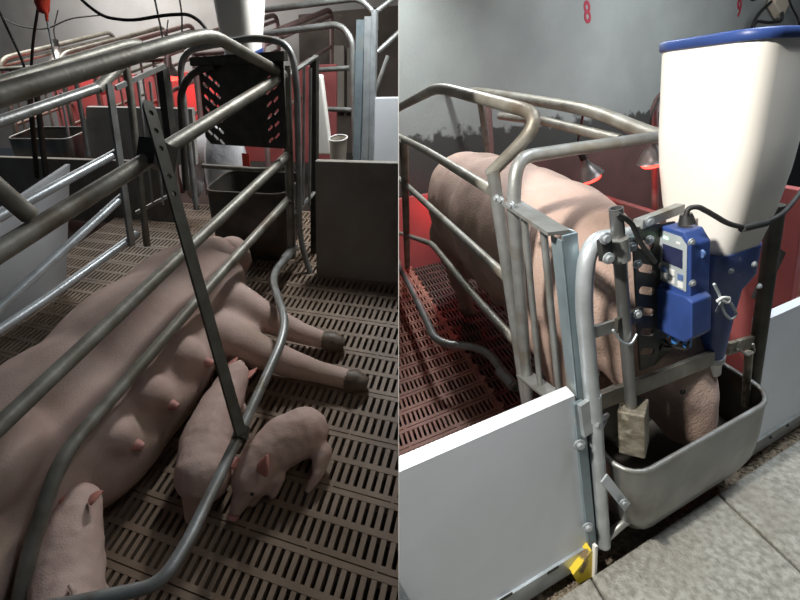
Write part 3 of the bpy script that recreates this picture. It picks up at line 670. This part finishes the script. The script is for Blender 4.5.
# boards of the nursing pen
board('dark stained cross board at the end of the slatted floor', 'pvc_dirty', -.88, .2, 2.12, 2.15, -.02, .585, L, -1)
board('bright white board standing in the far aisle', 'pvc_white', -.90, .2, 3.0, 3.03, .0, .635, L, -1)
mb = MB(); T = thing('pen_board', 'stained white side board left of the crate', 'board', L.p(-2.2, 1.5, 0))
q4 = [L.px(66, 288, h=.03), L.px(-60, 372, h=.03), L.px(-60, 250, u=-2.30), L.px(70, 164, u=-2.18)]
A4 = q4; mb.hexa(A4[:4] + [p - L.a * .03 for p in A4[:4]]); build(mb, 'panel', 'pvc_white', T)
board('dark low board across the neighbouring pen', 'pvc_dirty', -4.4, -2.15, 2.52, 2.55, -.05, .40, L)
mb = MB(); T = thing('pen_board', 'light grey board between the posts in front of the red glow', 'board', L.p(-2.0, 2.7, 0))
q4 = [L.px(84, 165, w=2.66), L.px(196, 165, w=2.66), L.px(192, 109, w=2.66), L.px(86, 107, w=2.66)]
mb.hexa(q4 + [p + L.b * .03 for p in q4]); build(mb, 'panel', 'pvc_grey', T)
trough('grey steel trough of the neighbouring pen', L, L.uwh(L.px(24, 150, w=2.75))[0], L.uwh(L.px(84, 150, w=2.75))[0], 2.62, 2.9, .22, .50, 'stainless', .06)

# ------------------------------------------------------------------ neighbouring crates in the background of the nursing stall
def back_crate(label, u0, u1, w0, w1, ht, m, rails=(.5, .72, .95), bars=5):
    T = thing('farrowing_crate', label, 'crate', L.p((u0 + u1) / 2, (w0 + w1) / 2, 0), 'crates in the background')
    for u in (u0, u1):
        pipe(T, 'hoop', [L.p(u, w0, 0), L.p(u, w0, ht), L.p(u, w1, ht), L.p(u, w1, 0)], .02, m, .12, seg=8)
        for h in rails: pipe(T, 'rail', [L.p(u, w0, h * ht), L.p(u, w1, h * ht)], .014, m, seg=8)
    pipe(T, 'cross_rail', [L.p(u0, w0, ht * .93), L.p(u1, w0, ht * .93)], .016, m, seg=8)
    pipe(T, 'cross_rail', [L.p(u0, w0, ht * .4), L.p(u1, w0, ht * .4)], .016, m, seg=8)
    for k in range(1, bars + 1):
        u = u0 + (u1 - u0) * k / (bars + 1); pipe(T, 'grid_bar', [L.p(u, w0, ht * .4), L.p(u, w0, ht * .93)], .009, m, seg=6)
    return T
back_crate('rusty crate beyond the red connector at the left edge', -4.15, -3.45, 2.95, 4.3, 1.0, 'galv_dull')
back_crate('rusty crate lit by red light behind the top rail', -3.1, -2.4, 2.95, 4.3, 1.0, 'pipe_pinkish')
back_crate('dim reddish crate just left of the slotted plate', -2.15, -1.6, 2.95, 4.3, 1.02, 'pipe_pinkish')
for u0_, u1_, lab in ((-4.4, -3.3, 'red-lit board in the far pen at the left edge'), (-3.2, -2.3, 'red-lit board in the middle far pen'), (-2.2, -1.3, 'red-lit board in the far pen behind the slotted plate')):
    board(lab, 'panel_red_glow', u0_, u1_, 3.6, 3.63, 0, .72, L)
def pole(lab, x0, y0, x1, y1, w_, r, m): return tag(build(MB().tube([L.px(x0, y0, w=w_), L.px(x1, y1, w=w_)], r, 8), 'post', m), lab, 'post')
pole('thin pale post above the grey far trough', 61, 92, 70, 143, 2.7, .010, 'galv_bright')
pole('dark rod nearest the left edge in front of the far trough', 30, 95, 37, 178, 2.45, .016, 'dark_steel')
pole('thicker dark rod crossing the far trough between rod and pale post', 37, 95, 47, 185, 2.45, .018, 'dark_steel')
pole('pale post right of the grey far trough', 76, 80, 89, 156, 2.6, .016, 'galv')
heat_lamp('red heat lamp glowing behind the slotted plate', L.px(170, 76, w=3.35), L.v * -1, .08, 4, L.px(168, 20, w=3.35), L)
heat_lamp('red heat lamp glowing among the far pens behind the top rail', L.px(60, 62, w=3.4), L.v * -1, .08, .8, L.px(58, 10, w=3.4), L)

# far aisle to the right of the crate
N = thing('farrowing_crate', 'bright galvanized crate end in the far aisle', 'crate', L.p(-1.0, 3.0, 0), 'crates in the background')
e = lambda x, y, w_=3.0: L.px(x, y, w=w_)
pipe(N, 'hoop', [e(265, 34), e(340, 24), e(353, 40), e(355, 156)], .019, 'galv', .16)
pipe(N, 'rail', [e(318, 70), e(350, 68)], .015, 'galv'); pipe(N, 'rail', [e(324, 109), e(352, 110)], .015, 'galv')
pipe(N, 'hoop', [e(265, 10, 3.1), e(360, -2, 3.1), e(375, 14, 3.1), e(376, 30, 3.1)], .017, 'galv', .14)
build(MB().bar(e(361, 20, 2.98), e(357, 160, 2.98), .05, .02, L.a), 'channel_post', 'zinc_blue', N)
build(MB().bar(e(369, 17, 2.99), e(366, 160, 2.99), .04, .04, L.a), 'channel_post', 'galv_bright', N)
build(MB().bar(e(375, 10, 3.0), e(372, 160, 3.0), .03, .03, L.a), 'channel_post', 'galv_bright', N)
pipe(N, 'rail', [e(377, 53, 3.05), e(402, 30, 3.2)], .017, 'galv', clip=-1)
pipe(N, 'rail', [e(376, 12, 3.05), e(402, -8, 3.2)], .014, 'galv', clip=-1)
pipe(N, 'rail', [e(375, 92, 3.05), e(388, 56, 3.1)], .013, 'galv')
T = thing('feed_dispenser', 'pale leaning hopper edge behind the crate post', 'feeder', e(322, 165, 2.8))
mb = MB(); A4 = [e(314, 155, 2.8), e(331, 155, 2.8), e(321, 76, 2.8), e(314, 76, 2.8)]; mb.hexa(A4 + [p + L.b * .05 for p in A4]); build(mb, 'hopper', 'hopper_white', T, bevel=.01)
T = thing('bucket', 'small pale bucket behind the cross board', 'bucket', e(338, 175, 2.6))
c0 = e(338, 172, 2.6); ring = lambda h, r: [c0 + L.v * h + (L.a * math.cos(2 * math.pi * k / 18) + L.b * math.sin(2 * math.pi * k / 18)) * r for k in range(18)]
build(MB().rings([ring(0, .045), ring(.19, .055)], cap=False).rings([ring(.185, .05), ring(.02, .042)], cap=False).add(ring(.01, .044), [tuple(range(18))]), 'pail', 'hopper_dull', T)
build(MB().tube(ring(.19, .055) + [ring(.19, .055)[0]], .004, 6), 'rim', 'white_cap', T)
for x0, x1, y0, y1, lab in ((331, 344, 46, 112, 'dull hanging sheet on the far wall beside the post'), (347, 353, 48, 112, 'narrow grey hanging sheet on the far wall')):
    A4 = [e(x0, y1, 4.4), e(x1, y1, 4.4), e(x1, y0, 4.4), e(x0, y0, 4.4)]; mb = MB(); mb.hexa(A4 + [p + L.b * .02 for p in A4]); tag(build(mb, 'wall_sheet', 'pvc_dirty'), lab, 'sheet')
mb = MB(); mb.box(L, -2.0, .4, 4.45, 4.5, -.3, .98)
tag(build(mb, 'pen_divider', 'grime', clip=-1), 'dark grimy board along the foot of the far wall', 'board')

# cables and connector overhead
def cord(lab, pts, w_, r, name='cable'): return tag(build(MB().tube([L.px(x, y, w=w_) for x, y in pts], r, 8, .12), name, 'rubber'), lab, 'cable')
cord('thick black cable sagging above the top rail', ((74, -8), (88, 6), (104, 17), (130, 21), (165, 15), (188, 14), (200, 21), (211, 36)), 2.1, .008)
cord('black cord hanging at the far left edge', ((-4, 4), (8, 30), (27, 70), (30, 110)), 1.9, .006)
cord('black cord falling from the red connector', ((40, -4), (37, 15), (33, 40), (31, 72), (29, 110)), 1.95, .0065)
cord('thin wire running down the wall in the middle', ((154, -4), (158, 15), (163, 38), (163, 60)), 3.0, .007)
cord('thin wire looping down from the ceiling by the hopper', ((179, -4), (182, 14), (182, 34)), 3.0, .006)
cord('thin grey wire strung across the far wall', ((2, 18), (18, 26), (45, 30), (70, 18), (100, 15)), 3.4, .007)
T = thing('cable_connector', 'red cable connector on a thin silver rod', 'connector', L.px(55, 62, w=1.85))
build(MB().tube([L.px(43, -12, w=1.85), L.px(42, 4, w=1.85), L.px(44, 11, w=1.85), L.px(46.5, 14, w=1.85), L.px(47, 21, w=1.85)], [.030, .030, .024, .008, .006], 14), 'grip', 'plug_red', T)
build(MB().tube([L.px(47, 20, w=1.85), L.px(55.5, 63, w=1.85)], .0045, 8), 'rod', 'galv_bright', T)

# ------------------------------------------------------------------ lying sow
ax = (L.a, L.b, L.v); P = L.p; X_ = L.px
SW = thing('sow', 'big pink sow lying on her side with legs stretched out', 'pig', P(-1.33, 1.1, 0))
body = [('e', P(-1.35, .35, .22), (.30, .35, .23), ax), ('e', P(-1.34, .75, .23), (.31, .45, .23), ax), ('e', P(-1.33, 1.15, .225), (.31, .45, .225), ax), ('e', P(-1.33, 1.48, .21), (.28, .32, .21), ax),
        ('e', X_(215, 290, h=.20), (.15, .16, .16), ax), ('e', P(-1.36, 1.80, .16), (.16, .18, .16), ax), ('e', P(-1.33, 1.95, .13), (.12, .13, .12), ax),
        ('c', [(X_(222, 296, h=.22), .10), (X_(262, 316, h=.15), .072), (X_(300, 333, h=.08), .048), (X_(331, 342, h=.05), .04)]),
        ('c', [(X_(225, 335, h=.16), .10), (X_(265, 355, h=.11), .07), (X_(315, 371, h=.065), .048), (X_(355, 381, h=.045), .042)]),
        ('e', X_(240, 258, h=.20), (.085, .03, .06), ax)]
for (x, y), (x2, y2), r in (((168, 345), (203, 361), .085), ((136, 384), (168, 404), .080), ((100, 422), (133, 444), .080)):
    body.append(('c', [(X_(x, y, h=.28), r), (X_((x + x2) / 2, (y + y2) / 2 + 2, h=.26), r * .80), (X_(x2, y2, h=.215), r * .34)]))
body.append(('e', X_(-6, 466, h=.40), (.11, .15, .12), ax))
body += [('e', P(-1.16, 1.12, .15), (.20, .38, .16), ax), ('e', P(-1.17, .92, .14), (.20, .30, .16), ax)]
blob('body', 'sow_skin_lying', body, .014, 14, SW, rough=.012, rscale=.15)
for x, y in ((190, 360), (155, 403), (120, 443)):
    build(MB().tube([X_(x + 14, y + 1, h=.22), X_(x + 23, y + 4, h=.205)], [.022, .011], 8), 'teat', 'teat_pink', SW)
for pts in (((318, 338, .062), (332, 342, .05), (344, 345, .03)), ((340, 377, .052), (354, 381, .045), (367, 385, .03))):
    build(MB().tube([X_(x, y, h=h_) for x, y, h_ in pts], [.030, .047, .028], 12), 'hoof', 'hoof', SW)

# ------------------------------------------------------------------ piglets
def piglet(label, chain, snout, ears, legs, eyes, tail=None):
    T = thing('piglet', label, 'piglet', X_(*chain[0][:2], h=0), 'piglets of the lying sow')
    pts = [(X_(x, y, h=h), r) for x, y, h, r in chain]
    parts = [('c', pts)]
    if snout: parts.append(('c', [(pts[-1][0], pts[-1][1] * .8), (X_(*snout[:2], h=snout[2]), snout[3])]))
    for lg in legs: parts.append(('c', [(X_(x, y, h=h), r) for x, y, h, r in lg]))
    blob('body', 'piglet_skin', parts, .0075, 7, T, rough=.007, rscale=.04)
    for (x0, y0, h0), (x1, y1, h1), wd in ears:
        a, b_ = X_(x0, y0, h=h0), X_(x1, y1, h=h1); d = b_ - a; sd = d.cross(Vector((0, 0, 1))).normalized(); nn = d.cross(sd).normalized()
        rs = []
        for t, k in ((0, .8), (.25, 1), (.55, .8), (.85, .35), (1, .06)):
            rs.append([a + d * t + sd * (wd * k * math.cos(2 * math.pi * j / 10)) + nn * (.005 * math.sin(2 * math.pi * j / 10) + .012 * t * t) for j in range(10)])
        build(MB().rings(rs), 'ear', 'ear_pink', T)
    for x, y, h in eyes: build(MB().ball(X_(x, y, h=h), .006), 'eye', 'eye', T)
    if snout:
        p = X_(*snout[:2], h=snout[2]); dv = (p - pts[-1][0]).normalized()
        build(MB().tube([p + dv * snout[3] * .7, p + dv * (snout[3] + .006)], [snout[3] * .85, snout[3] * .75], 12), 'snout', 'teat_pink', T)
    if tail: build(MB().tube([X_(x, y, h=h) for x, y, h in tail], [.006] * (len(tail) - 1) + [.003], 6), 'tail', 'piglet_skin', T)
    return T
piglet('piglet on the slats right of the guard rail, head lowered', [(304, 432, .105, .085), (286, 440, .11, .085), (266, 456, .105, .076), (250, 480, .09, .058)], (236, 510, .045, .022),
       [((262, 474, .15), (264, 456, .20), .030), ((238, 466, .14), (230, 456, .17), .022)],
       [[(322, 452, .07, .035), (318, 474, .045, .02), (308, 490, .015, .014)], [(276, 478, .06, .03), (272, 496, .015, .014)], [(262, 484, .06, .028), (252, 505, .012, .013)]], [(252, 494, .118)])
piglet('piglet suckling between strap and sow, head up at the udder', [(204, 474, .13, .088), (207, 444, .135, .088), (220, 408, .14, .074), (236, 376, .14, .052)], (240, 362, .12, .022),
       [((228, 368, .15), (236, 356, .17), .018), ((246, 378, .14), (256, 366, .14), .018)],
       [[(196, 500, .06, .04), (190, 520, .015, .016)], [(240, 410, .08, .028), (246, 422, .02, .014)]], [])
piglet('piglet seen from behind at the lower left corner', [(66, 618, .11, .080), (68, 576, .13, .088), (72, 538, .17, .076), (80, 502, .205, .054)], (88, 488, .15, .024),
       [((70, 502, .245), (63, 490, .265), .022), ((90, 502, .245), (98, 490, .265), .022)], [[(95, 600, .06, .04), (105, 620, .015, .016)], [(45, 560, .05, .03), (42, 580, .01, .015)]], [], [(70, 585, .2), (74, 592, .2), (72, 600, .19)])
